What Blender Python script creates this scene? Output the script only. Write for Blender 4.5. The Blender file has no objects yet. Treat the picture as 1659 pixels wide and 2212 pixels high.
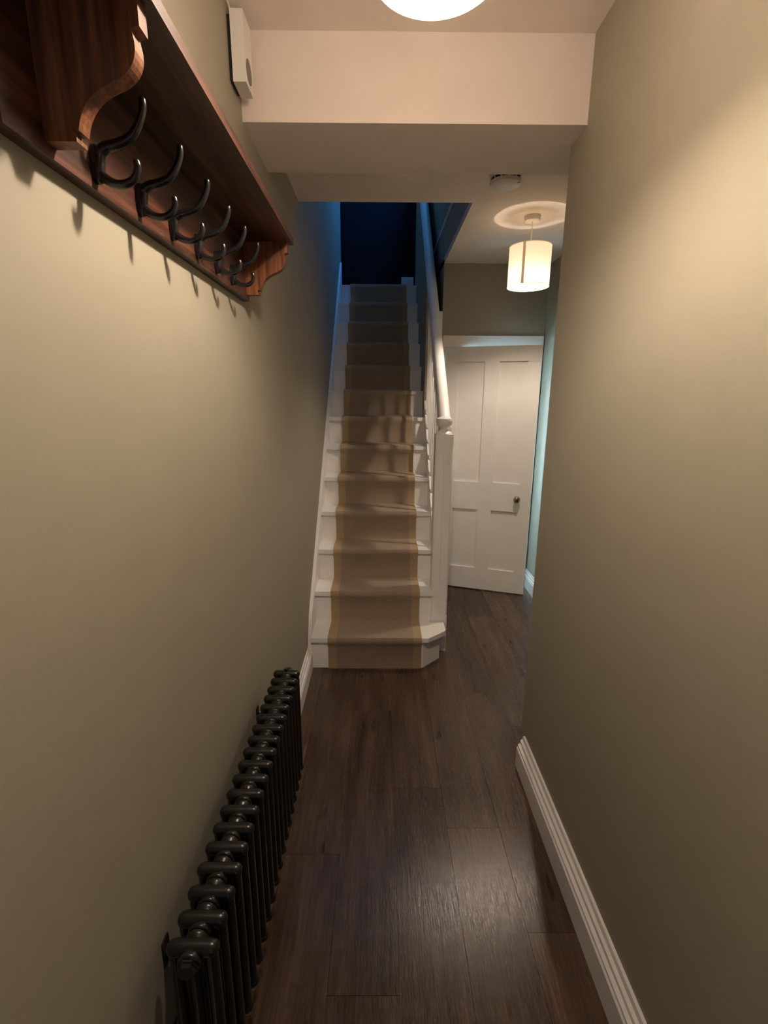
import bpy, bmesh, math, random
from mathutils import Vector, Matrix

random.seed(7)
S = bpy.context.scene
COL = S.collection
PI = math.pi

# ------------------------------------------------------------------ camera
cam_d = bpy.data.cameras.new('camera')
cam = bpy.data.objects.new('camera', cam_d)
COL.objects.link(cam)
pitch, yaw, roll = math.radians(13.6095), math.radians(0.3498), math.radians(0.3024)
fw = Vector((math.sin(yaw) * math.cos(pitch), math.cos(yaw) * math.cos(pitch), -math.sin(pitch)))
rt = Vector((math.cos(yaw), -math.sin(yaw), 0))
up = rt.cross(fw)
r2 = math.cos(roll) * rt + math.sin(roll) * up
u2 = -math.sin(roll) * rt + math.cos(roll) * up
cam.matrix_world = Matrix(((r2.x, u2.x, -fw.x, 0), (r2.y, u2.y, -fw.y, 0), (r2.z, u2.z, -fw.z, 1.6), (0, 0, 0, 1)))
cam_d.sensor_fit = 'VERTICAL'
cam_d.sensor_height = 36.0
cam_d.lens = 36.0 * 1022.68 / 2212.0
cam_d.clip_start = 0.02
S.camera = cam

# ------------------------------------------------------------------ world (dusk sky), exposure
w = bpy.data.worlds.new('world')
S.world = w
w.use_nodes = True
bg = w.node_tree.nodes['Background']
bg.inputs[0].default_value = (0.16, 0.36, 0.85, 1)
bg.inputs[1].default_value = 0.5
S.view_settings.view_transform = 'Standard'
S.view_settings.look = 'None'
S.view_settings.gamma = 1
S.view_settings.use_curve_mapping = False
S.view_settings.exposure = 0.0
SHADE_L = .85           # glow of the lit fabric shades
SHADE_HALL_L = 12.8
HALL_L = 1720.0         # radiance of the hall pendant's bulb
PEND_L = 1230.0         # radiance of the pendant's bulb
LANDING_W = 27.0
KITCHEN_W = 46.0
FRONT_FILL_W = 0.6          # added fill light outside the unseen front door behind the camera, watts
WARM = (1.0, 0.83, 0.655)


def daylight(name, loc, rot, sx, sy, watts, col):
    """area light outside an opening"""
    d = bpy.data.lights.new(name, 'AREA')
    d.shape = 'RECTANGLE'
    d.size, d.size_y = sx, sy
    d.energy = watts
    d.color = col
    o = bpy.data.objects.new(name, d)
    o.location = loc
    o.rotation_euler = rot
    COL.objects.link(o)


daylight('front_fill', (.10, -1.16, 1.62), (PI / 2, 0, 0), .86, 1.6, FRONT_FILL_W, (.86, .92, 1.0))  # unseen fill lamp, added to brighten the hall from behind the camera
daylight('landing_daylight', (.59, 4.85, 4.25), (0, PI / 2, 0), 1.0, .96, LANDING_W, (.06, .33, 1.0))
daylight('kitchen_daylight', (.80, 4.70, 1.21), (-PI / 2, 0, 0), .50, 1.16, KITCHEN_W, (.50, .80, 1.0))

# ------------------------------------------------------------------ dimensions (metres)
XL, XR = -0.4355, 0.639
DE = 1.85                      # end of the right hall wall
BF, BB, BZ = 1.7177, 2.0584, 2.4297     # beam front, back, underside
ZC1, ZC2 = 2.666, 2.587
XF, DW = 1.273, 3.916          # far right wall, door wall
DO, XO = 2.773, 0.470          # stairwell opening front edge, right edge
D0, R, G = 2.5799, 0.2065, 0.2121
NS = 13
SL, SR = -0.4155, 0.343        # ends of the steps
DBK = 5.5                      # wall at the head of the stairs
ZTOP = 5.0

# ------------------------------------------------------------------ helpers
class MB:
    def __init__(self):
        self.bm = bmesh.new()

    def box(self, x0, x1, y0, y1, z0, z1):
        v = [self.bm.verts.new((x, y, z)) for x in (x0, x1) for y in (y0, y1) for z in (z0, z1)]
        for f in ((0, 1, 3, 2), (4, 6, 7, 5), (0, 4, 5, 1), (2, 3, 7, 6), (0, 2, 6, 4), (1, 5, 7, 3)):
            self.bm.faces.new([v[i] for i in f])
        return self

    def prism(self, pts, axis, a, b):
        """polygon pts extruded along axis from a to b; pts are the two other coordinates in xyz order"""
        def mk(p, c):
            if axis == 0: return (c, p[0], p[1])
            if axis == 1: return (p[0], c, p[1])
            return (p[0], p[1], c)
        A = [self.bm.verts.new(mk(p, a)) for p in pts]
        B = [self.bm.verts.new(mk(p, b)) for p in pts]
        n = len(pts)
        self.bm.faces.new(A)
        self.bm.faces.new(B[::-1])
        for i in range(n):
            self.bm.faces.new((A[i], B[i], B[(i + 1) % n], A[(i + 1) % n]))
        return self

    def lathe(self, prof, origin, axis=2, seg=24, ang0=0.0):
        """prof: list of (r, h)"""
        rings = []
        for r, h in prof:
            ring = []
            if r < 1e-6:
                ring = [self._p(origin, axis, 0, 0, h)]
            else:
                for i in range(seg):
                    t = ang0 + 2 * PI * i / seg
                    ring.append(self._p(origin, axis, r * math.cos(t), r * math.sin(t), h))
            rings.append(ring)
        for a, b in zip(rings, rings[1:]):
            if len(a) == 1 and len(b) == 1: continue
            for i in range(seg):
                j = (i + 1) % seg
                if len(a) == 1: self.bm.faces.new((a[0], b[i], b[j]))
                elif len(b) == 1: self.bm.faces.new((a[i], b[0], a[j]))
                else: self.bm.faces.new((a[i], b[i], b[j], a[j]))
        for ring, rev in ((rings[0], True), (rings[-1], False)):
            if len(ring) > 2:
                self.bm.faces.new(ring[::-1] if rev else ring)
        return self

    def _p(self, o, axis, u, v, h):
        if axis == 2: c = (o[0] + u, o[1] + v, o[2] + h)
        elif axis == 1: c = (o[0] + u, o[1] + h, o[2] + v)
        else: c = (o[0] + h, o[1] + u, o[2] + v)
        return self.bm.verts.new(c)

    def tube(self, pts, rad, seg=12, flat=1.0, cap=True):
        """round tube through pts with radius per point; flat squashes the second axis"""
        pts = [Vector(p) for p in pts]
        n = len(pts)
        if not hasattr(rad, '__len__'): rad = [rad] * n
        ref = None
        rings = []
        for i in range(n):
            t = (pts[min(i + 1, n - 1)] - pts[max(i - 1, 0)]).normalized()
            if ref is None:
                ref = Vector((0, 1, 0)) if abs(t.y) < .9 else Vector((1, 0, 0))
            a = (ref - t * ref.dot(t)).normalized()
            b = t.cross(a)
            ref = a
            rings.append([self.bm.verts.new(pts[i] + rad[i] * (flat * math.cos(2 * PI * k / seg) * a + math.sin(2 * PI * k / seg) * b)) for k in range(seg)])
        for a, b in zip(rings, rings[1:]):
            for k in range(seg):
                j = (k + 1) % seg
                self.bm.faces.new((a[k], b[k], b[j], a[j]))
        if cap:
            self.bm.faces.new(rings[0][::-1])
            self.bm.faces.new(rings[-1])
        return self

    def capsule(self, p, q, r, seg=14, nr=4):
        p, q = Vector(p), Vector(q)
        d = (q - p).normalized()
        pts, rad = [], []
        for i in range(nr + 1):
            t = PI / 2 * (1 - i / nr)
            pts.append(p - d * r * math.sin(t)); rad.append(max(r * math.cos(t), 1e-4))
        for i in range(nr + 1):
            t = PI / 2 * i / nr
            pts.append(q + d * r * math.sin(t)); rad.append(max(r * math.cos(t), 1e-4))
        return self.tube(pts, rad, seg)

    def bevel(self, w, seg=2, sel=None, ang=30):
        es = [e for e in self.bm.edges if (sel is None or sel(e)) and len(e.link_faces) == 2 and e.calc_face_angle(0) > math.radians(ang)]
        bmesh.ops.bevel(self.bm, geom=es, offset=w, segments=seg, profile=.5, affect='EDGES', clamp_overlap=True)
        return self

    def mesh(self, name, mat, smooth=True, ang=35):
        bmesh.ops.recalc_face_normals(self.bm, faces=self.bm.faces)
        me = bpy.data.meshes.new(name)
        if smooth:
            for f in self.bm.faces: f.smooth = True
            for e in self.bm.edges:
                if len(e.link_faces) == 2: e.smooth = e.calc_face_angle(0) < math.radians(ang)
        self.bm.to_mesh(me)
        self.bm.free()
        if mat: me.materials.append(mat)
        return me

    def build(self, name, mat, parent=None, loc=None, smooth=True, ang=35):
        o = bpy.data.objects.new(name, self.mesh(name, mat, smooth, ang))
        COL.objects.link(o)
        if loc: o.location = loc
        if parent: attach(o, parent)
        return o


def attach(o, parent):
    """parent o, keeping where its mesh coordinates (written in world space) put it"""
    o.parent = parent
    W = Matrix.Identity(4)
    p = parent
    while p:
        W = p.matrix_basis @ W if not p.parent else p.matrix_parent_inverse @ p.matrix_basis @ W
        p = p.parent
    o.matrix_parent_inverse = W.inverted()


def inst(name, me, parent=None, loc=(0, 0, 0)):
    o = bpy.data.objects.new(name, me)
    o.location = loc
    COL.objects.link(o)
    if parent: attach(o, parent)
    return o


def thing(name, label, cat, loc, group=None):
    o = bpy.data.objects.new(name, None)
    o.empty_display_size = .05
    o.location = loc
    COL.objects.link(o)
    o['label'] = label
    o['category'] = cat
    if group: o['group'] = group
    return o


def tag(o, label, cat):
    o['label'] = label
    o['category'] = cat
    return o


def struct(o):
    o['kind'] = 'structure'
    return o


def offset_poly(pts, d):
    """offset an open polyline (2-D) by d to its left, mitred"""
    out = []
    n = len(pts)
    for i in range(n):
        p = Vector(pts[i])
        a = (p - Vector(pts[i - 1])).normalized() if i else None
        b = (Vector(pts[i + 1]) - p).normalized() if i < n - 1 else None
        if a is None: a = b
        if b is None: b = a
        na, nb = Vector((-a.y, a.x)), Vector((-b.y, b.x))
        m = (na + nb).normalized()
        out.append(p + m * d / max(.35, m.dot(na)))
    return out


# ------------------------------------------------------------------ materials
def new_mat(name):
    m = bpy.data.materials.new(name)
    m.use_nodes = True
    nt = m.node_tree
    return m, nt, nt.nodes['Principled BSDF']


def node(nt, typ, **kw):
    n = nt.nodes.new(typ)
    for k, v in kw.items(): setattr(n, k, v)
    return n


def math_n(nt, op, a, b=None, c=None):
    n = node(nt, 'ShaderNodeMath', operation=op)
    for i, v in enumerate((a, b, c)):
        if v is None: continue
        if isinstance(v, (int, float)): n.inputs[i].default_value = v
        else: nt.links.new(v, n.inputs[i])
    return n.outputs[0]


def ramp(nt, fac, stops):
    n = node(nt, 'ShaderNodeValToRGB')
    el = n.color_ramp.elements
    while len(el) < len(stops): el.new(.5)
    for e, (p, c) in zip(el, stops):
        e.position = p
        e.color = (*c, 1)
    nt.links.new(fac, n.inputs[0])
    return n.outputs[0]


def noise(nt, vec, scale, detail=4, rough=.55):
    n = node(nt, 'ShaderNodeTexNoise')
    n.inputs['Scale'].default_value = scale
    n.inputs['Detail'].default_value = detail
    n.inputs['Roughness'].default_value = rough
    if vec: nt.links.new(vec, n.inputs['Vector'])
    return n.outputs['Fac']


def mapped(nt, src, scale, loc=None):
    mp = node(nt, 'ShaderNodeMapping')
    mp.inputs['Scale'].default_value = scale
    nt.links.new(src, mp.inputs['Vector'])
    if loc is not None: nt.links.new(loc, mp.inputs['Location'])
    return mp.outputs[0]


def geo_pos(nt):
    return node(nt, 'ShaderNodeNewGeometry').outputs['Position']


def bump(nt, bsdf, h, strength, dist):
    b = node(nt, 'ShaderNodeBump')
    b.inputs['Strength'].default_value = strength
    b.inputs['Distance'].default_value = dist
    nt.links.new(h, b.inputs['Height'])
    nt.links.new(b.outputs[0], bsdf.inputs['Normal'])


def plain(name, col, rough, metal=0.0, spec=.5, orange=0.0, var=.06):
    """solid colour with a slight mottling and, if asked, a roller texture"""
    m, nt, b = new_mat(name)
    p = geo_pos(nt)
    f = noise(nt, p, 7.0, 3)
    lo = tuple(c * (1 - var) for c in col)
    hi = tuple(min(1, c * (1 + var)) for c in col)
    nt.links.new(ramp(nt, f, [(.3, lo), (.7, hi)]), b.inputs['Base Color'])
    b.inputs['Roughness'].default_value = rough
    b.inputs['Metallic'].default_value = metal
    b.inputs['Specular IOR Level'].default_value = spec
    if orange: bump(nt, b, noise(nt, p, 420.0, 2), orange, .0008)
    return m


M_WALL = plain('sage_wall_paint', (.332, .304, .236), .60, orange=.25, spec=.35, var=.02)
M_CEIL = plain('ceiling_paint', (.86, .765, .69), .8, orange=.2, spec=.2, var=.03)
M_TRIM = plain('white_gloss_paint', (.86, .84, .81), .32, var=.02)
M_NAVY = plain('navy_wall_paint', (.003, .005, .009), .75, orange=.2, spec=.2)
M_BLACK = plain('black_lacquered_iron', (.010, .009, .009), .22, spec=.6)
M_RAD = plain('anthracite_radiator_enamel', (.011, .010, .009), .27, metal=.1, orange=.05)
M_PLAS = plain('white_plastic', (.82, .79, .74), .4, var=.02)
M_GREY = plain('grey_mesh_grille', (.20, .17, .15), .6)
M_DARK = plain('dark_plastic', (.01, .01, .01), .5)
M_KNOB = plain('pewter_knob_metal', (.42, .36, .31), .16, metal=1.0)
M_STEEL = plain('steel', (.5, .5, .5), .25, metal=1.0)


def wood_rack():
    m, nt, b = new_mat('stained_pine')
    p = geo_pos(nt)
    q = mapped(nt, p, (34, 2.0, 34))
    n1 = noise(nt, q, 1.6, 6, .6)
    fine = noise(nt, mapped(nt, p, (160, 5, 160)), 1.5, 3)
    wv = math_n(nt, 'ADD', math_n(nt, 'MULTIPLY', n1, .75), math_n(nt, 'MULTIPLY', fine, .25))
    nt.links.new(ramp(nt, wv, [(.34, (.010, .003, .002)), (.5, (.048, .015, .008)), (.66, (.13, .046, .024))]), b.inputs['Base Color'])
    b.inputs['Roughness'].default_value = .42
    bump(nt, b, wv, .35, .002)
    return m


def wood_bracket():
    m, nt, b = new_mat('stained_pine_upright_grain')
    p = geo_pos(nt)
    n1 = noise(nt, mapped(nt, p, (60, 60, 3.0)), 1.6, 6, .6)
    nt.links.new(ramp(nt, n1, [(.3, (.05, .015, .006)), (.5, (.17, .055, .019)), (.7, (.31, .115, .042))]), b.inputs['Base Color'])
    b.inputs['Roughness'].default_value = .45
    bump(nt, b, n1, .3, .002)
    return m


def floor_mat():
    m, nt, b = new_mat('dark_oak_plank')
    p = geo_pos(nt)
    oi = node(nt, 'ShaderNodeObjectInfo').outputs['Random']
    off = node(nt, 'ShaderNodeCombineXYZ')
    nt.links.new(math_n(nt, 'MULTIPLY', oi, 37.0), off.inputs[0])
    nt.links.new(math_n(nt, 'MULTIPLY', oi, 91.0), off.inputs[1])
    broad = noise(nt, mapped(nt, p, (11, .9, 1), off.outputs[0]), 1.5, 5, .6)
    grain = noise(nt, mapped(nt, p, (75, 3.2, 1), off.outputs[0]), 1.6, 6, .65)
    pores = noise(nt, mapped(nt, p, (230, 16, 1), off.outputs[0]), 1.5, 3, .6)
    knots = noise(nt, mapped(nt, p, (13, 3.5, 1), off.outputs[0]), 1.0, 2, .5)
    kn = math_n(nt, 'MULTIPLY', math_n(nt, 'GREATER_THAN', knots, .69), .10)
    v = math_n(nt, 'ADD', math_n(nt, 'MULTIPLY', broad, .42), math_n(nt, 'MULTIPLY', grain, .38))
    v = math_n(nt, 'ADD', v, math_n(nt, 'MULTIPLY', pores, .20))
    v = math_n(nt, 'ADD', v, math_n(nt, 'MULTIPLY', math_n(nt, 'SUBTRACT', oi, .5), .10))
    v = math_n(nt, 'SUBTRACT', v, kn)
    nt.links.new(ramp(nt, v, [(.33, (.016, .0085, .0045)), (.45, (.054, .032, .0185)), (.56, (.100, .063, .038)), (.66, (.21, .145, .094))]), b.inputs['Base Color'])
    rg = ramp(nt, pores, [(.35, (.36,) * 3), (.65, (.14,) * 3)])
    nt.links.new(rg, b.inputs['Roughness'])
    scr = noise(nt, mapped(nt, p, (120, 38, 1), off.outputs[0]), 1.5, 4, .7)      # hand-scraped marks
    h = math_n(nt, 'ADD', math_n(nt, 'MULTIPLY', grain, .6), math_n(nt, 'MULTIPLY', pores, .45))
    h = math_n(nt, 'ADD', h, math_n(nt, 'MULTIPLY', scr, .55))
    bump(nt, b, h, .26, .0026)
    b.inputs['Specular IOR Level'].default_value = .42
    return m


def carpet_mat(field):
    m, nt, b = new_mat('herringbone_runner_weave' if field else 'runner_binding_tape')
    uv = node(nt, 'ShaderNodeUVMap', uv_map='UVMap').outputs[0]
    sep = node(nt, 'ShaderNodeSeparateXYZ')
    nt.links.new(uv, sep.inputs[0])
    u, v = sep.outputs[0], sep.outputs[1]
    if field:
        wob = math_n(nt, 'MULTIPLY', math_n(nt, 'SUBTRACT', noise(nt, uv, 60.0, 2), .5), .004)
        t = math_n(nt, 'PINGPONG', math_n(nt, 'ADD', u, .2), .035)
        s = math_n(nt, 'ADD', math_n(nt, 'ADD', v, math_n(nt, 'MULTIPLY', t, 1.35)), wob)
        fr = math_n(nt, 'PINGPONG', math_n(nt, 'DIVIDE', s, .0056), 1.0)
        k = math_n(nt, 'ADD', math_n(nt, 'MULTIPLY', fr, .52), math_n(nt, 'MULTIPLY', noise(nt, uv, 260.0, 4, .75), .75))
        c = ramp(nt, k, [(.34, (.13, .090, .062)), (.62, (.27, .20, .146)), (.95, (.62, .52, .40))])
        bump(nt, b, k, .6, .002)
    else:
        wv = math_n(nt, 'PINGPONG', math_n(nt, 'DIVIDE', v, .0016), 1.0)
        k = math_n(nt, 'ADD', math_n(nt, 'MULTIPLY', wv, .25), math_n(nt, 'MULTIPLY', noise(nt, uv, 160.0, 3), .75))
        c = ramp(nt, k, [(.25, (.33, .235, .14)), (.8, (.50, .375, .235))])
        bump(nt, b, k, .3, .001)
    nt.links.new(c, b.inputs['Base Color'])
    b.inputs['Roughness'].default_value = .9
    b.inputs['Specular IOR Level'].default_value = .15
    return m


def shade_mat(name, col, trans, glow_col, lit):
    """fabric of a lit shade: weave with the glow of the lamp inside it"""
    m, nt, b = new_mat(name)
    nt.nodes.remove(b)
    out = nt.nodes['Material Output']
    weave = noise(nt, mapped(nt, geo_pos(nt), (300, 300, 300)), 2.0, 2)
    c = ramp(nt, weave, [(.3, tuple(x * .95 for x in col)), (.7, col)])
    df = node(nt, 'ShaderNodeBsdfDiffuse')
    tr = node(nt, 'ShaderNodeBsdfTranslucent')
    mx = node(nt, 'ShaderNodeMixShader')
    mx.inputs[0].default_value = trans
    nt.links.new(c, df.inputs[0]); nt.links.new(c, tr.inputs[0])
    nt.links.new(df.outputs[0], mx.inputs[1]); nt.links.new(tr.outputs[0], mx.inputs[2])
    em = node(nt, 'ShaderNodeEmission')
    em.inputs[0].default_value = (*glow_col, 1)
    em.inputs[1].default_value = lit
    ad = node(nt, 'ShaderNodeAddShader')
    nt.links.new(mx.outputs[0], ad.inputs[0]); nt.links.new(em.outputs[0], ad.inputs[1])
    nt.links.new(ad.outputs[0], out.inputs[0])
    return m


def glow(name, col, strength):
    m, nt, b = new_mat(name)
    b.inputs['Base Color'].default_value = (.8, .8, .8, 1)
    b.inputs['Emission Color'].default_value = (*col, 1)
    b.inputs['Emission Strength'].default_value = strength
    return m


def glass_mat():
    m, nt, b = new_mat('window_glass')
    b.inputs['Base Color'].default_value = (1, 1, 1, 1)
    b.inputs['Roughness'].default_value = 0.0
    b.inputs['Transmission Weight'].default_value = 1.0
    b.inputs['IOR'].default_value = 1.0
    b.inputs['Specular IOR Level'].default_value = .3
    return m


M_RACK, M_BRK, M_FLOOR = wood_rack(), wood_bracket(), floor_mat()
M_FIELD, M_TAPE = carpet_mat(True), carpet_mat(False)
M_SHADE = shade_mat('cream_fabric_shade', (.82, .72, .58), .03, (1.0, .76, .46), SHADE_L)
M_SHADE_HALL = shade_mat('white_fabric_shade', (.90, .84, .78), .15, (1.0, .80, .62), SHADE_HALL_L)
M_SEAM = shade_mat('shade_seam_tape', (.72, .52, .32), .03, (1.0, .66, .33), SHADE_L * .35)
M_BULB_HALL = glow('lit_bulb_hall', WARM, HALL_L)
M_BULB = glow('lit_bulb', WARM, PEND_L)
M_GLASS = glass_mat()

# ================================================================== LARGE STRUCTURE
# --- floor: slab with planks laid on it, one object per plank
floor = struct(MB().box(-.60, 1.45, -1.0, 4.75, -.10, -.008).build('floor', M_DARK, smooth=False))
PW, PLN = .2, 1.22
joints = [1.92, 1.368, 2.173, 1.665, 1.475, 2.33, 2.05, 2.684, 1.80, 2.4]
full = None
for j, jd in enumerate(joints):
    x0, x1 = -.544 + PW * j, -.544 + PW * (j + 1)
    x0, x1 = max(x0, XL - .005), min(x1, XF + .005)
    if x1 - x0 < .01: continue
    lim0, lim1 = -.95, (2.80 if x1 < .30 else 4.3)
    d = jd - 3 * PLN
    while d < lim1:
        a, b2 = max(d, lim0), min(d + PLN, lim1)
        d += PLN
        if b2 - a < .03: continue
        whole = abs((b2 - a) - PLN) < 1e-6 and abs((x1 - x0) - PW) < 1e-6
        if whole and full:
            me = full
        else:
            g = .0005
            bm_ = MB().box(-(x1 - x0) / 2 + g, (x1 - x0) / 2 - g, -(b2 - a) / 2 + g, (b2 - a) / 2 - g, -.008, 0)
            bm_.bevel(.0018, 1, sel=lambda e: all(v.co.z > -.001 for v in e.verts))
            me = bm_.mesh('plank', M_FLOOR, smooth=False)
            if whole: full = me
        inst('plank', me, floor, ((x0 + x1) / 2, (a + b2) / 2, 0))

# --- walls
wl = struct(MB().box(XL - .12, XL, -1.0, DBK, 0, ZTOP).build('wall_left', M_WALL))
wr = MB().box(XR, XR + .10, -1.0, DE, 0, ZC1)
wr.bevel(.022, 4, sel=lambda e: abs(e.verts[0].co.y - DE) < 1e-4 and abs(e.verts[1].co.y - DE) < 1e-4 and abs(e.verts[0].co.z - e.verts[1].co.z) > 1)
struct(wr.build('wall_right', M_WALL))
fx0, fx1, fz1 = -.34, .54, 2.42          # front door opening behind the camera
wf = MB().box(XL - .12, fx0, -1.12, -1.0, 0, ZC1 + .05).box(fx1, XR + .10, -1.12, -1.0, 0, ZC1 + .05)
wf.box(fx0, fx1, -1.12, -1.0, fz1, ZC1 + .05)
struct(wf.build('wall_front', M_WALL))
struct(MB().box(XF, XF + .12, .80, 4.75, 0, ZC2).build('wall_far_right', M_WALL))
wd = MB().box(XO, 1.19 + .012, DW, DW + .10, 1.99, ZC2)          # over the door
wd.box(XO, .492, DW, DW + .10, 0, 1.99)
wd.box(1.202, XF, DW, DW + .10, 0, ZC2)
struct(wd.build('wall_door', M_WALL))
kx0, kx1, kz0, kz1 = .545, 1.055, .62, 1.80         # window of the room beyond the door
wk = MB().box(XO + .10, kx0, 4.55, 4.65, 0, ZC2).box(kx1, XF, 4.55, 4.65, 0, ZC2).box(kx0, kx1, 4.55, 4.65, 0, kz0).box(kx0, kx1, 4.55, 4.65, kz1, ZC2)
struct(wk.build('wall_beyond_door', M_WALL))
struct(MB().box(XR + .10, XF, .80, .90, 0, ZC2).build('wall_alcove', M_WALL))
# head of the stairs: navy wall
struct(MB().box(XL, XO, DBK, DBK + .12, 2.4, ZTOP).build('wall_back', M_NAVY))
# stairwell's right side above the ceiling and beyond the door wall, and its near end upstairs
wy0, wy1, wz0, wz1 = 4.37, 5.33, 3.75, 4.75           # landing window, high on the right
ws = MB().box(XO, XO + .10, DO, DW, ZC2 + .04, ZTOP).box(XO, XO + .10, DW, DW + .10, ZC2, ZTOP)
ws.box(XO, XO + .10, DW + .10, wy0, 0, ZTOP).box(XO, XO + .10, wy1, DBK + .12, 0, ZTOP)
ws.box(XO, XO + .10, wy0, wy1, 0, wz0).box(XO, XO + .10, wy0, wy1, wz1, ZTOP)
struct(ws.build('wall_stairwell', M_WALL))
struct(MB().box(XL, XO, DO - .10, DO, ZC2 + .04, ZTOP).build('wall_upstairs_front', M_WALL))

# --- ceilings
struct(MB().box(XL - .12, XR + .10, -1.12, BF, ZC1, ZC1 + .06).build('ceiling', M_CEIL))
ce = MB().box(XL - .12, XF + .12, BB, DO, ZC2, ZC2 + .04)
ce.box(XO, XF + .12, DO, 4.75, ZC2, ZC2 + .04)
ce.box(XR + .10, XF + .12, .80, BB, ZC2, ZC2 + .04)
struct(ce.build('ceiling_inner', M_CEIL))
struct(MB().box(XL - .1, XO + .1, DO - .10, DBK + .12, ZTOP, ZTOP + .06).build('ceiling_upstairs', M_CEIL))
bmx = MB().box(XL, XR, BF, DE, BZ, ZC1).box(XL, XF, DE, BB, BZ, ZC1)
struct(bmx.build('trim_1', M_CEIL))                              # boxed beam across the hall
# floor-edge strip of the landing seen through the stairwell opening
struct(MB().prism([(DO, 2.86), (DBK - .1, 2.86), (DBK - .1, 2.885), (DO, 2.885)], 0, XO - .008, XO).build('trim_2', M_TRIM))


# --- windows (daylight)
def window(name, x0, x1, y, z0, z1, depth, nx, nz):
    f = MB()
    t = .035
    f.box(x0, x0 + t, y, y + depth, z0, z1).box(x1 - t, x1, y, y + depth, z0, z1)
    f.box(x0 + t, x1 - t, y, y + depth, z0, z0 + t).box(x0 + t, x1 - t, y, y + depth, z1 - t, z1)
    o = struct(f.build(name, M_TRIM))
    ix, iz = (x1 - x0 - 2 * t) / nx, (z1 - z0 - 2 * t) / nz
    ym = y + depth / 2
    for i in range(1, nx):
        xx = x0 + t + ix * i
        MB().box(xx - .009, xx + .009, ym - .015, ym + .015, z0 + t, z1 - t).build('glazing_bar', M_TRIM, o)
    for i in range(nx):
        for k in range(nz):
            MB().box(x0 + t + ix * i + .01, x0 + t + ix * (i + 1) - .01, ym - .002, ym + .002, z0 + t + iz * k, z0 + t + iz * (k + 1)).build('pane', M_GLASS, o)
    return o


lw = MB().box(XO + .02, XO + .08, wy0, wy0 + .035, wz0, wz1).box(XO + .02, XO + .08, wy1 - .035, wy1, wz0, wz1)
lw.box(XO + .02, XO + .08, wy0 + .035, wy1 - .035, wz0, wz0 + .035).box(XO + .02, XO + .08, wy0 + .035, wy1 - .035, wz1 - .035, wz1)
lwo = struct(lw.build('window_1', M_TRIM))
ym = (wy0 + wy1) / 2
MB().box(XO + .035, XO + .065, ym - .012, ym + .012, wz0 + .035, wz1 - .035).build('glazing_bar', M_TRIM, lwo)
for a, b2 in ((wy0 + .035, ym - .012), (ym + .012, wy1 - .035)):
    MB().box(XO + .048, XO + .052, a, b2, wz0 + .035, wz1 - .035).build('pane', M_GLASS, lwo)
window('window_2', kx0, kx1, 4.57, kz0, kz1, .07, 1, 2)

# unseen front door and fanlight behind the camera, glazed to let the fill in
fd = MB().box(fx0, fx0 + .11, -1.09, -1.045, .01, 2.0).box(fx1 - .11, fx1, -1.09, -1.045, .01, 2.0)
fd.box(fx0 + .11, fx1 - .11, -1.09, -1.045, .01, .85).box(fx0 + .11, fx1 - .11, -1.09, -1.045, 1.88, 2.0).box(fx0 + .36, fx1 - .36, -1.09, -1.045, .85, 1.88)
fdo = struct(fd.build('door_2', M_TRIM, smooth=False))
for a, b2 in ((fx0 + .11, fx0 + .36), (fx1 - .36, fx1 - .11)):
    MB().box(a, b2, -1.070, -1.065, .85, 1.88).build('pane', M_GLASS, fdo, smooth=False)
fl = MB().box(fx0, fx1, -1.09, -1.045, 2.0, 2.06).box(fx0, fx1, -1.09, -1.045, fz1 - .05, fz1).box(fx0, fx0 + .05, -1.09, -1.045, 2.06, fz1 - .05).box(fx1 - .05, fx1, -1.09, -1.045, 2.06, fz1 - .05)
flo = struct(fl.build('window_3', M_TRIM, smooth=False))
MB().box(fx0 + .05, fx1 - .05, -1.070, -1.065, 2.06, fz1 - .05).build('pane', M_GLASS, flo, smooth=False)

# --- baseboards: stepped moulding profile (thickness, height)
def skirt(t, h):
    return [(0, 0), (t, 0), (t, h * .62), (t * .86, h * .66), (t * .86, h * .72), (t * .58, h * .76), (t * .58, h * .86), (t * .34, h * .90), (t * .26, h), (0, h)]


def base_x(name, xw, side, d0, d1, t, h):
    b_ = MB()
    pts = [(xw + side * a, z) for a, z in skirt(t, h)]
    b_.prism(pts, 1, d0, d1)
    b_.bevel(.0012, 1)
    return struct(b_.build(name, M_TRIM, ang=25))


base_x('baseboard_left', XL, 1, -1.0, D0 - .012, .026, .145)
base_x('baseboard_right', XR, -1, -1.0, 1.795, .034, .150)
base_x('baseboard_far_right', XF, -1, .90, DW, .022, .150)
# landing skirting seen over the top step
lb = MB().prism([(DBK, 2.684), (DBK - .02, 2.684), (DBK - .02, 2.82), (DBK - .012, 2.845), (DBK, 2.85)], 0, .205, .335)
struct(lb.build('baseboard_landing', M_TRIM))
struct(MB().box(XL, XO, D0 + NS * G + .002, DBK, 2.60, NS * R).build('floor_landing', M_DARK))

# --- door frame and door
arch = MB().prism([(.478, 1.985), (1.262, 1.985), (1.262, 2.070), (.478, 2.070)], 1, DW - .020, DW)
arch.box(.497, 1.195, DW + .018, DW + .034, 1.962, 1.985)
arch.box(.478, .497, DW - .020, DW, 0, 1.985)
arch.box(1.195, 1.262, DW - .020, DW, .15, 1.985)
arch.bevel(.004, 2)
struct(arch.build('trim_3', M_TRIM))

hx, hy = .5026, 3.890
ang = math.atan2(3.6668 - 3.8915, 1.1816 - .5026)
DWID, DH, DT = .718, 1.983, .038
door = bpy.data.objects.new('door_1', None)
door.location = (hx, hy, 0)
door.rotation_euler = (0, 0, ang)
COL.objects.link(door)
struct(door)


def local(o):                       # mesh coordinates are in the door's own frame
    o.parent = door
    return o


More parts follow.
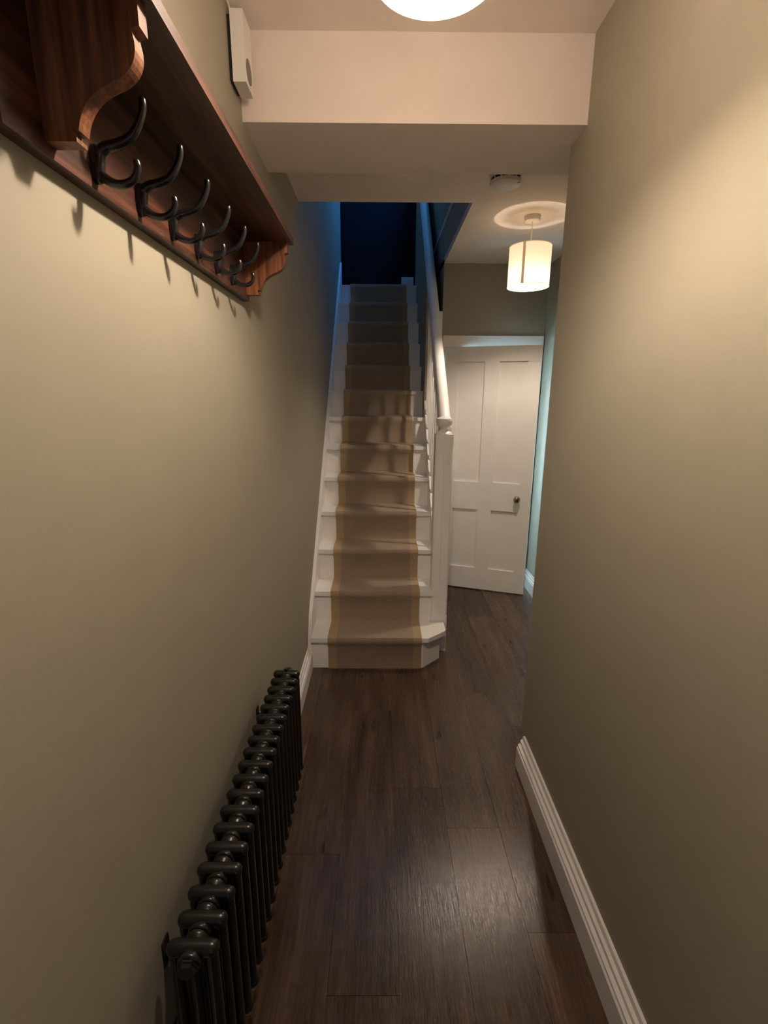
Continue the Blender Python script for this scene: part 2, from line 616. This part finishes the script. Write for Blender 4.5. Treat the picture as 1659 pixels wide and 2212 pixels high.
xs, zs = (.10, .306, .415, .624), (.198, .705, .935, 1.870)
fr = MB()
z0d = .010
fr.box(0, xs[0], 0, DT, z0d, DH).box(xs[3], DWID, 0, DT, z0d, DH)
for a, b2 in ((z0d, zs[0]), (zs[1], zs[2]), (zs[3], DH)):
    fr.box(xs[0], xs[3], 0, DT, a, b2)
fr.box(xs[1], xs[2], 0, DT, zs[0], zs[1]).box(xs[1], xs[2], 0, DT, zs[2], zs[3])
local(fr.build('door_frame', M_TRIM, smooth=False))
for xa, xb in ((xs[0], xs[1]), (xs[2], xs[3])):
    for za, zb in ((zs[0], zs[1]), (zs[2], zs[3])):
        local(MB().box(xa, xb, .014, DT - .014, za, zb).build('panel', M_TRIM, smooth=False))
kn = MB()
kn.lathe([(0, -.052), (.012, -.0515), (.020, -.048), (.0255, -.040), (.0265, -.033), (.024, -.026), (.017, -.019), (.010, -.014), (.009, -.006), (.009, 0)], (.612, 0, .815), 1, 24)
knob = local(kn.build('knob', M_KNOB))
ro = MB().lathe([(.009, -.007), (.020, -.006), (.024, -.002), (.024, 0)], (.612, 0, .815), 1, 24).build('rose', M_KNOB)
ro.parent = knob
local(MB().box(DWID - .0005, DWID + .002, .010, .028, .78, .86).build('latch_plate', M_STEEL))
for hz in (.22, 1.72):
    local(MB().lathe([(.006, 0), (.006, .09)], (-.004, -.003, hz), 2, 10).build('hinge', M_TRIM))

# ================================================================== STAIRCASE
stair = thing('staircase', 'straight white painted staircase with thirteen steps rising against the left wall', 'staircase', (0, D0, 0))
tr_me = None
for k in range(NS):
    zt = (k + 1) * R
    dn = D0 + k * G - .02
    db = D0 + (k + 1) * G
    if k == 0:
        pts = [(SL, dn), (.285, dn), (.392, 2.650), (.400, 2.668), (.400, 2.768), (.315, 2.768), (.315, db), (SL, db)]
        t_ = MB().prism(pts, 2, zt - .028, zt)
        t_.bevel(.009, 3, sel=lambda e: abs(e.verts[0].co.z - e.verts[1].co.z) < 1e-5 and min(v.co.y for v in e.verts) < 2.70 and max(v.co.x for v in e.verts) > SL + .01)
        t_.build('tread', M_TRIM, stair)
        rpts = [(SL, D0), (.250, D0), (.255, D0), (.368, 2.690), (.368, 2.766), (.352, 2.766), (.352, 2.700), (.250, D0 + .015), (SL, D0 + .015)]
        MB().prism([rpts[0], rpts[2]] + rpts[3:], 2, 0, zt - .028).build('riser', M_TRIM, stair, smooth=False)
    else:
        if tr_me is None:
            t_ = MB().prism([(-.02, -.028), (G, -.028), (G, 0), (-.02, 0)], 0, SL, SR)
            t_.bevel(.012, 4, sel=lambda e: all(v.co.y < -.019 for v in e.verts) and abs(e.verts[0].co.x - e.verts[1].co.x) > .5)
            tr_me = t_.mesh('tread', M_TRIM)
            ri_me = MB().box(SL, SR, 0, .014, 0, R - .028).mesh('riser', M_TRIM, smooth=False)
        inst('tread', tr_me, stair, (0, D0 + k * G, zt))
        inst('riser', ri_me, stair, (0, D0 + k * G, k * R))


def nose(d):                        # nosing line
    return R + (d - (D0 - .02)) * R / G


dA, dB = D0 - .012, D0 + NS * G
st = MB().prism([(dA, 0), (dA, .15), (D0 + .06, nose(D0 + .06) + .035), (dB, nose(dB) + .035), (dB, nose(dB) - .30), (D0 + .33, 0)], 0, XL, SL)
st.bevel(.004, 2)
st.build('wall_string', M_TRIM, stair)
dC = 2.878
st = MB().prism([(dC, nose(dC) + .05), (DW, nose(DW) + .05), (DW, nose(DW) - .30), (dC, nose(dC) - .30)], 0, SR, SR + .034)
st.bevel(.003, 2)
st.build('outer_string', M_TRIM, stair)
# newel
nx0, nx1, ny0, ny1, NZ = .318, .420, 2.777, 2.877, 1.392
ncx, ncy = (nx0 + nx1) / 2, (ny0 + ny1) / 2
nw = MB().box(nx0, nx1, ny0, ny1, 1.31, NZ)
nw.bevel(.010, 3, sel=lambda e: all(v.co.z > NZ - .001 for v in e.verts))
nw.box(nx0, nx1, ny0, ny1, 0, .25)
c_ = .009                             # stopped chamfers and a scribed line up the middle of the front
nw.prism([(nx0, ny0 + c_), (nx0 + c_, ny0), (ncx - .002, ny0), (ncx, ny0 + .003), (ncx + .002, ny0), (nx1 - c_, ny0), (nx1, ny0 + c_), (nx1, ny1), (nx0, ny1)], 2, .25, 1.31)
newel = nw.build('newel_post', M_TRIM, stair)
MB().lathe([(.045, 0), (.046, .006), (.040, .012), (.026, .020), (.022, .028), (.027, .036), (.040, .048), (.047, .064), (.049, .080), (.047, .089), (.038, .094), (.022, .100), (.008, .106), (0, .107)],
           (ncx, ncy, NZ), 2, 32).build('newel_cap', M_TRIM, newel)
# handrail
def rail(d): return 1.435 + .957 * (d - 2.90)


hr = MB()
prof = []
for i in range(20):
    t = 2 * PI * i / 20
    prof.append((.036 * math.cos(t), .036 * math.sin(t)))
hr.tube([(.383, ny1 + .001, rail(ny1)), (.383, DBK - .12, rail(DBK - .12))], .038, 20)
hr.build('handrail', M_TRIM, stair)
# spindles stand on the string
d = 2.955
while d < DW - .03:
    MB().box(.350, .366, d - .008, d + .008, nose(d) + .058, rail(d) - .022).build('spindle', M_TRIM, stair)
    d += .106
# spandrel below the string, half wall beyond, white pilaster beside the door
sp = MB().prism([(dC, 0), (DW, 0), (DW, nose(DW) - .05), (dC, nose(dC) - .05)], 0, .380, .400)
struct(sp.build('wall_spandrel', M_TRIM))
hw = MB().prism([(DW, .3), (DBK - .13, .3), (DBK - .13, rail(DBK - .13) - .03), (DW, rail(DW) - .03)], 0, SR + .0005, .402)
struct(hw.build('wall_stair_side', M_WALL))
struct(MB().box(.402, XO - .001, DW, DW + .03, 0, 2.25).bevel(.003, 2).build('trim_4', M_TRIM))

# ================================================================== STAIR RUNNER
line = [(D0 - .0105, .001)]
for k in range(NS):
    zt, dr = (k + 1) * R, D0 + k * G
    dn = dr - .02
    line += [(dr - .0105, zt - .050), (dn - .0085, zt - .030), (dn - .0095, zt - .012), (dn - .004, zt + .005), (dn + .010, zt + .0098)]
    nd = dr + G - .0105 if k < NS - 1 else D0 + NS * G + .17
    line += [(nd - .012, zt + .0098)]
    if k < NS - 1: line += [(nd - .002, zt + .0115), (nd, zt + .020)]
inner = [tuple(p) for p in offset_poly(line, -.0082)]
inner[0] = (inner[0][0], .001)


def strip(x0, x1, nx, mat, name, parent=None):
    b_ = MB()
    bm = b_.bm
    uvl = bm.loops.layers.uv.new('UVMap')
    L = [0]
    for p, q in zip(line, line[1:]): L.append(L[-1] + math.dist(p, q))
    xs_ = [x0 + (x1 - x0) * i / nx for i in range(nx + 1)]
    rnd = random.Random(3)
    O = [[bm.verts.new((x, p[0], p[1])) for x in xs_] for p in line]
    I = [[bm.verts.new((x, p[0], p[1])) for x in (x0, x1)] for p in inner]

    def face(vs, uvs):
        f = bm.faces.new(vs)
        for l, c in zip(f.loops, uvs): l[uvl].uv = c
    for i in range(len(line) - 1):
        for j in range(nx):
            face((O[i][j], O[i][j + 1], O[i + 1][j + 1], O[i + 1][j]), ((xs_[j], L[i]), (xs_[j + 1], L[i]), (xs_[j + 1], L[i + 1]), (xs_[j], L[i + 1])))
        for a, b2, x in ((I[i][0], I[i + 1][0], x0), (I[i][1], I[i + 1][1], x1)):
            e0, e1 = (O[i][0], O[i + 1][0]) if x == x0 else (O[i][-1], O[i + 1][-1])
            face((a, e0, e1, b2), ((x, L[i]), (x, L[i]), (x, L[i + 1]), (x, L[i + 1])))
        face((I[i][0], I[i + 1][0], I[i + 1][1], I[i][1]), ((x0, L[i]), (x0, L[i + 1]), (x1, L[i + 1]), (x1, L[i])))
    for i in (0, len(line) - 1):
        face(tuple(O[i]) + (I[i][1], I[i][0]), ((0, 0),) * (nx + 3))
    return b_.build(name, mat, parent, ang=50)


runner = thing('stair_runner', 'brown herringbone carpet runner with tan borders laid down the white staircase', 'carpet', (-.035, D0 - .015, 0))
strip(-.263, .195, 4, M_FIELD, 'carpet_field', runner)
strip(-.315, -.2632, 1, M_TAPE, 'border', runner)
strip(.1952, .245, 1, M_TAPE, 'border', runner)
rn = random.Random(11)
fz = MB()
for i in range(70):
    x = .02 + .21 * rn.random() if i > 14 else -.27 + .3 * rn.random()
    y = D0 - .018
    fz.tube([(x, y + .006, .004), (x + rn.uniform(-.004, .004), y - rn.uniform(.002, .010), rn.uniform(.001, .006))], [.0009, .0004], 5)
fo = fz.build('frayed_threads', M_TAPE, runner)
fo['kind'] = 'stuff'

# ================================================================== RADIATOR
RX, RZ = -.3405, .636              # centre across, top
rad = thing('radiator', 'low black column radiator hung along the left wall', 'radiator', (RX, 1.09, .2))
PIT, NSEC, RD0 = .0488, 19, .655
sm = MB()
hh = .0335
for q in (-hh, 0, hh):
    sm.tube([(q, 0, -.42), (q, 0, -.015)], .0118, 12, cap=False)
sm.capsule((-hh, 0, -.0145), (hh, 0, -.0145), .0145, 14)
sm.capsule((-hh, 0, -.412), (hh, 0, -.412), .0145, 14)
for z in (-.023, -.405):
    for s in (-1, 1):
        sm.lathe([(.017, 0), (.018, .010), (.0215, .015), (.0222, .0195), (.0212, .0226), (.0185, .0240)] if s > 0 else [(.017, 0), (.018, -.010), (.0215, -.015), (.0222, -.0195), (.0212, -.0226), (.0185, -.0240)], (0, 0, z), 1, 18)
sec = sm.mesh('section', M_RAD, ang=60)
for i in range(NSEC):
    inst('section', sec, rad, (RX, RD0 + i * PIT, RZ))
for s, yy in ((-1, RD0 - .024), (1, RD0 + (NSEC - 1) * PIT + .024)):
    for z in (RZ - .023, RZ - .405):
        pl = MB().lathe([(.019, 0), (.019, s * .004), (.0165, s * .005), (.0165, s * .012), (.013, s * .014), (0, s * .014)], (RX, yy, z), 1, 6)
        pl.build('end_plug', M_RAD, rad, smooth=False)
MB().lathe([(.006, 0), (.006, .010), (.004, .012), (0, .012)], (RX, RD0 + (NSEC - 1) * PIT, RZ - .001), 2, 10).build('bleed_valve', M_RAD, rad)
for i in (1.5, 16.5):
    yy = RD0 + i * PIT
    for z in (RZ - .13, RZ - .36):
        bk = MB().box(XL, RX - .02, yy - .010, yy + .010, z - .003, z + .003).box(XL, XL + .004, yy - .012, yy + .012, z - .03, z + .03)
        bk.box(RX - .049, RX - .046, yy - .010, yy + .010, z - .003, z + .05)
        bk.build('wall_bracket', M_RAD, rad, smooth=False)

# ================================================================== COAT RACK
rack = thing('coat_rack', 'dark stained wooden coat rack shelf with black hooks on the left wall', 'coat rack', (XL, 1.10, 1.89))
BX = XL + .020                     # front of the back board
bb = MB().box(XL, BX, .605, 1.600, 1.890, 2.052)
bb.bevel(.004, 2, sel=lambda e: all(v.co.x > BX - .001 for v in e.verts))
bb.build('back_board', M_RACK, rack)
SXF = -.272
sh = MB().box(XL, SXF, .585, 1.606, 2.052, 2.070)
sh.bevel(.004, 2)
sh.build('shelf', M_RACK, rack)
# bracket: s-curved outline
o_ = [(BX, 2.052), (-.286, 2.052), (-.286, 2.022), (-.296, 2.020), (-.2935, 2.006)]
def bez(p0, p1, p2, p3, n):
    r_ = []
    for i in range(1, n + 1):
        t = i / n
        r_.append(tuple((1 - t) ** 3 * a + 3 * (1 - t) ** 2 * t * b + 3 * (1 - t) * t * t * c + t ** 3 * e for a, b, c, e in zip(p0, p1, p2, p3)))
    return r_


o_ += bez((-.2935, 2.006), (-.292, 1.985), (-.305, 1.973), (-.326, 1.966), 8)
o_ += bez((-.326, 1.966), (-.349, 1.957), (-.366, 1.944), (-.372, 1.916), 8)
o_ += [(-.381, 1.917), (-.381, 1.912), (-.376, 1.909), (-.376, 1.904), (BX, 1.904)]
for d0, d1 in ((.675, .697), (1.571, 1.592)):
    br = MB().prism(o_, 1, d0, d1)
    br.build('bracket', M_BRK, rack, smooth=False)
# hooks, each a double hook of one mesh
hk = MB()
plate = []
for i in range(16):
    t = 2 * PI * i / 16
    plate.append((.0105 * math.cos(t), .026 * math.sin(t) + .0))
hk.prism(plate, 0, -.004, .004)
hk.bevel(.0015, 2)
up_ = [(.003, 0, .012), (.016, 0, .021), (.034, 0, .0255), (.053, 0, .034), (.066, 0, .050), (.0735, 0, .067), (.0745, 0, .078), (.073, 0, .083)]
lo_ = [(.003, 0, -.012), (.014, 0, -.0205), (.027, 0, -.0255), (.041, 0, -.0245), (.053, 0, -.017), (.0585, 0, -.005), (.0575, 0, .003), (.0565, 0, .006)]


def smooth_pts(pts, n):
    P = [Vector(p) for p in pts]
    out = []
    for i in range(len(P) - 1):
        a, b, c, e = P[max(i - 1, 0)], P[i], P[i + 1], P[min(i + 2, len(P) - 1)]
        for k in range(n):
            t = k / n
            out.append(.5 * (2 * b + (c - a) * t + (2 * a - 5 * b + 4 * c - e) * t * t + (3 * b - a - 3 * c + e) * t ** 3))
    out.append(P[-1])
    return out


for pp, r0, r1 in ((up_, .0085, .0052), (lo_, .0072, .0052)):
    q = smooth_pts(pp, 4)
    n = len(q)
    rr_ = []
    for i in range(n):
        t = i / (n - 1)
        r_ = r0 + (r1 - r0) * min(1, t * 1.6)
        if t > .86: r_ *= math.sqrt(max(.02, 1 - ((t - .86) / .14) ** 2 * .98))
        rr_.append(r_)
    hk.tube(q, rr_, 12)
hk.capsule((.002, 0, -.018), (.006, 0, .016), .0078, 12)
hk_me = hk.mesh('hook', M_BLACK, ang=60)
for yy in (.782, .910, 1.037, 1.166, 1.292, 1.418):
    inst('hook', hk_me, rack, (BX + .004, yy, 1.924))

# ================================================================== CHIME BOX
cb = thing('wall_chime', 'small white plastic chime box mounted high on the left wall by the beam', 'chime', (XL, 1.63, 2.47))
MB().box(XL, XL + .011, 1.604, 1.680, 2.478, 2.632).build('back_plate', M_DARK, cb)
c_ = MB().box(XL + .011, -.388, 1.595, 1.676, 2.469, 2.640)
c_.bevel(.003, 2)
c_.build('casing', M_PLAS, cb)
g_ = MB().lathe([(.030, 0), (.030, .0012), (.026, .0018), (0, .0026)], (-.3885, 1.634, 2.512), 0, 28)
g_.build('speaker_grille', M_GREY, cb)
cable = MB()
cable.tube([(XL + .003, .95, ZC1 - .002), (XL + .003, 1.35, ZC1 - .004), (XL + .006, 1.52, ZC1 - .005), (XL + .008, 1.60, 2.655), (XL + .008, 1.625, 2.641)], .0028, 8)
tag(cable.build('cable', M_PLAS), 'thin white cable running along the ceiling edge to the chime box', 'cable')

# ================================================================== SMOKE ALARM
sa = thing('smoke_alarm', 'round white smoke alarm on the ceiling just behind the beam', 'smoke alarm', (.556, 2.425, ZC2))
ao = (.556, 2.425, ZC2)
MB().lathe([(.070, 0), (.072, -.003), (.072, -.024), (.070, -.026), (0, -.026)], ao, 2, 40).build('base', M_PLAS, sa)
MB().lathe([(.064, -.0255), (.064, -.0395), (0, -.0395)], ao, 2, 40).build('vent_gap', M_DARK, sa)
cv = MB().lathe([(.0695, -.0385), (.071, -.043), (.067, -.052), (.052, -.059), (.030, -.062), (0, -.063)], ao, 2, 40)
cover = cv.build('cover', M_PLAS, sa)
for i in range(24):
    t = 2 * PI * i / 24
    MB().box(-.002, .002, -.0035, .0035, -.0065, .0065).build('vent_rib', M_PLAS, sa, loc=(ao[0] + .066 * math.cos(t), ao[1] + .066 * math.sin(t), ZC2 - .0322)) if i % 2 == 0 else None
MB().lathe([(.007, 0), (.0065, -.003), (0, -.0035)], (ao[0] - .035, ao[1] - .022, ZC2 - .0575), 2, 16).build('test_button', M_PLAS, cover)
MB().box(.042, .046, -.040, -.036, -.0565, -.053).box(.050, .054, -.036, -.032, -.0555, -.051).build('indicator', M_DARK, cover, loc=(ao[0], ao[1], ZC2))

# ================================================================== PENDANTS
def pendant(label, pc, zc, st, sb, zb, srd, bulb_mat, shade_mat_, seam_deg, collar):
    """drum shade pendant: rose on the ceiling zc, shade from st down to sb, bulb centred at zb"""
    pe = thing('pendant_light', label, 'pendant lamp', (*pc, zc))
    MB().lathe([(.043, 0), (.044, -.003), (.041, -.024), (.036, -.028), (0, -.028)], (*pc, zc), 2, 32).build('ceiling_rose', M_PLAS, pe)
    MB().tube([(*pc, zc - .028), (*pc, zb + .137)], .0030, 10).build('cord', M_PLAS, pe)
    MB().lathe([(0, .075), (.006, .073), (.0075, .045), (.013, .040), (.015, .0), (.016, -.025), (0, -.025)], (*pc, zb + .085), 2, 20).build('lamp_holder', M_PLAS, pe)
    seg = 64
    shd = MB()
    rows = [[shd.bm.verts.new((pc[0] + srd * math.cos(2 * PI * i / seg), pc[1] + srd * math.sin(2 * PI * i / seg), sb + (st - sb) * f)) for i in range(seg)] for f in (0, .33, .67, 1)]
    for a, b2 in zip(rows, rows[1:]):
        for i in range(seg):
            shd.bm.faces.new((a[i], a[(i + 1) % seg], b2[(i + 1) % seg], b2[i]))
    shade = shd.build('lamp_shade', shade_mat_, pe)
    for z in (st, sb):
        r_ = MB()
        vs = []
        for i in range(seg):
            t = 2 * PI * i / seg
            vs.append([r_.bm.verts.new((pc[0] + (srd + .0018 * math.cos(q)) * math.cos(t), pc[1] + (srd + .0018 * math.cos(q)) * math.sin(t), z + .0018 * math.sin(q))) for q in (0, PI / 2, PI, 3 * PI / 2)])
        for i in range(seg):
            a, b2 = vs[i], vs[(i + 1) % seg]
            for k in range(4): r_.bm.faces.new((a[k], a[(k + 1) % 4], b2[(k + 1) % 4], b2[k]))
        r_.build('rim', M_SEAM, shade)
    ta = math.radians(seam_deg)
    pts_ = [(pc[0] + (srd + .001) * math.cos(t), pc[1] + (srd + .001) * math.sin(t)) for t in (ta - .065, ta, ta + .065)]
    pts_ += [(pc[0] + (srd + .0004) * math.cos(t), pc[1] + (srd + .0004) * math.sin(t)) for t in (ta + .065, ta, ta - .065)]
    MB().prism(pts_, 2, sb, st).build('seam', M_SEAM, shade, smooth=False)
    for i in range(3):
        t = 2 * PI * i / 3 + .5
        MB().tube([(pc[0] + .014 * math.cos(t), pc[1] + .014 * math.sin(t), zb + .082), (pc[0] + (srd - .001) * math.cos(t), pc[1] + (srd - .001) * math.sin(t), st - .002)], .0012, 6).build('spider_arm', M_STEEL, shade)
    zo = zb + .035
    if collar:                       # capped lamp: the collar hides the upper half of the bulb
        bulb = MB().lathe([(.0295, -.030), (.030, -.036), (.026, -.056), (.014, -.068), (0, -.071), (0, -.030)][::-1], (*pc, zo), 2, 24).build('bulb', bulb_mat, pe)
        MB().lathe([(.012, .026), (.014, .010), (.026, -.015), (.0305, -.0290), (.0312, -.0380), (.0305, -.0392), (.0301, -.0392), (.0303, -.0298), (0, -.0298)], (*pc, zo), 2, 24).build('bulb_collar', M_PLAS, bulb)
    else:                            # slim candle lamp
        bulb = MB().lathe([(.0150, -.004), (.0180, -.012), (.0192, -.030), (.0186, -.050), (.0150, -.064), (.008, -.071), (0, -.073), (0, -.004)], (*pc, zo), 2, 24).build('bulb', bulb_mat, pe)
        MB().lathe([(.012, .026), (.0135, .012), (.0155, -.002), (.0155, -.004), (0, -.004)], (*pc, zo), 2, 24).build('bulb_cap', M_PLAS, bulb)


pendant('lit cream drum shade pendant hanging on a long cord near the panelled door', (.840, 2.953), ZC2, 2.432, 2.222, 2.302, .116, M_BULB, M_SHADE, -122, True)
pendant('glowing drum shade cut off by the top of the picture in front of the beam', (.085, .940), ZC1, 2.470, 2.268, 2.330, .107, M_BULB_HALL, M_SHADE_HALL, 80, False)
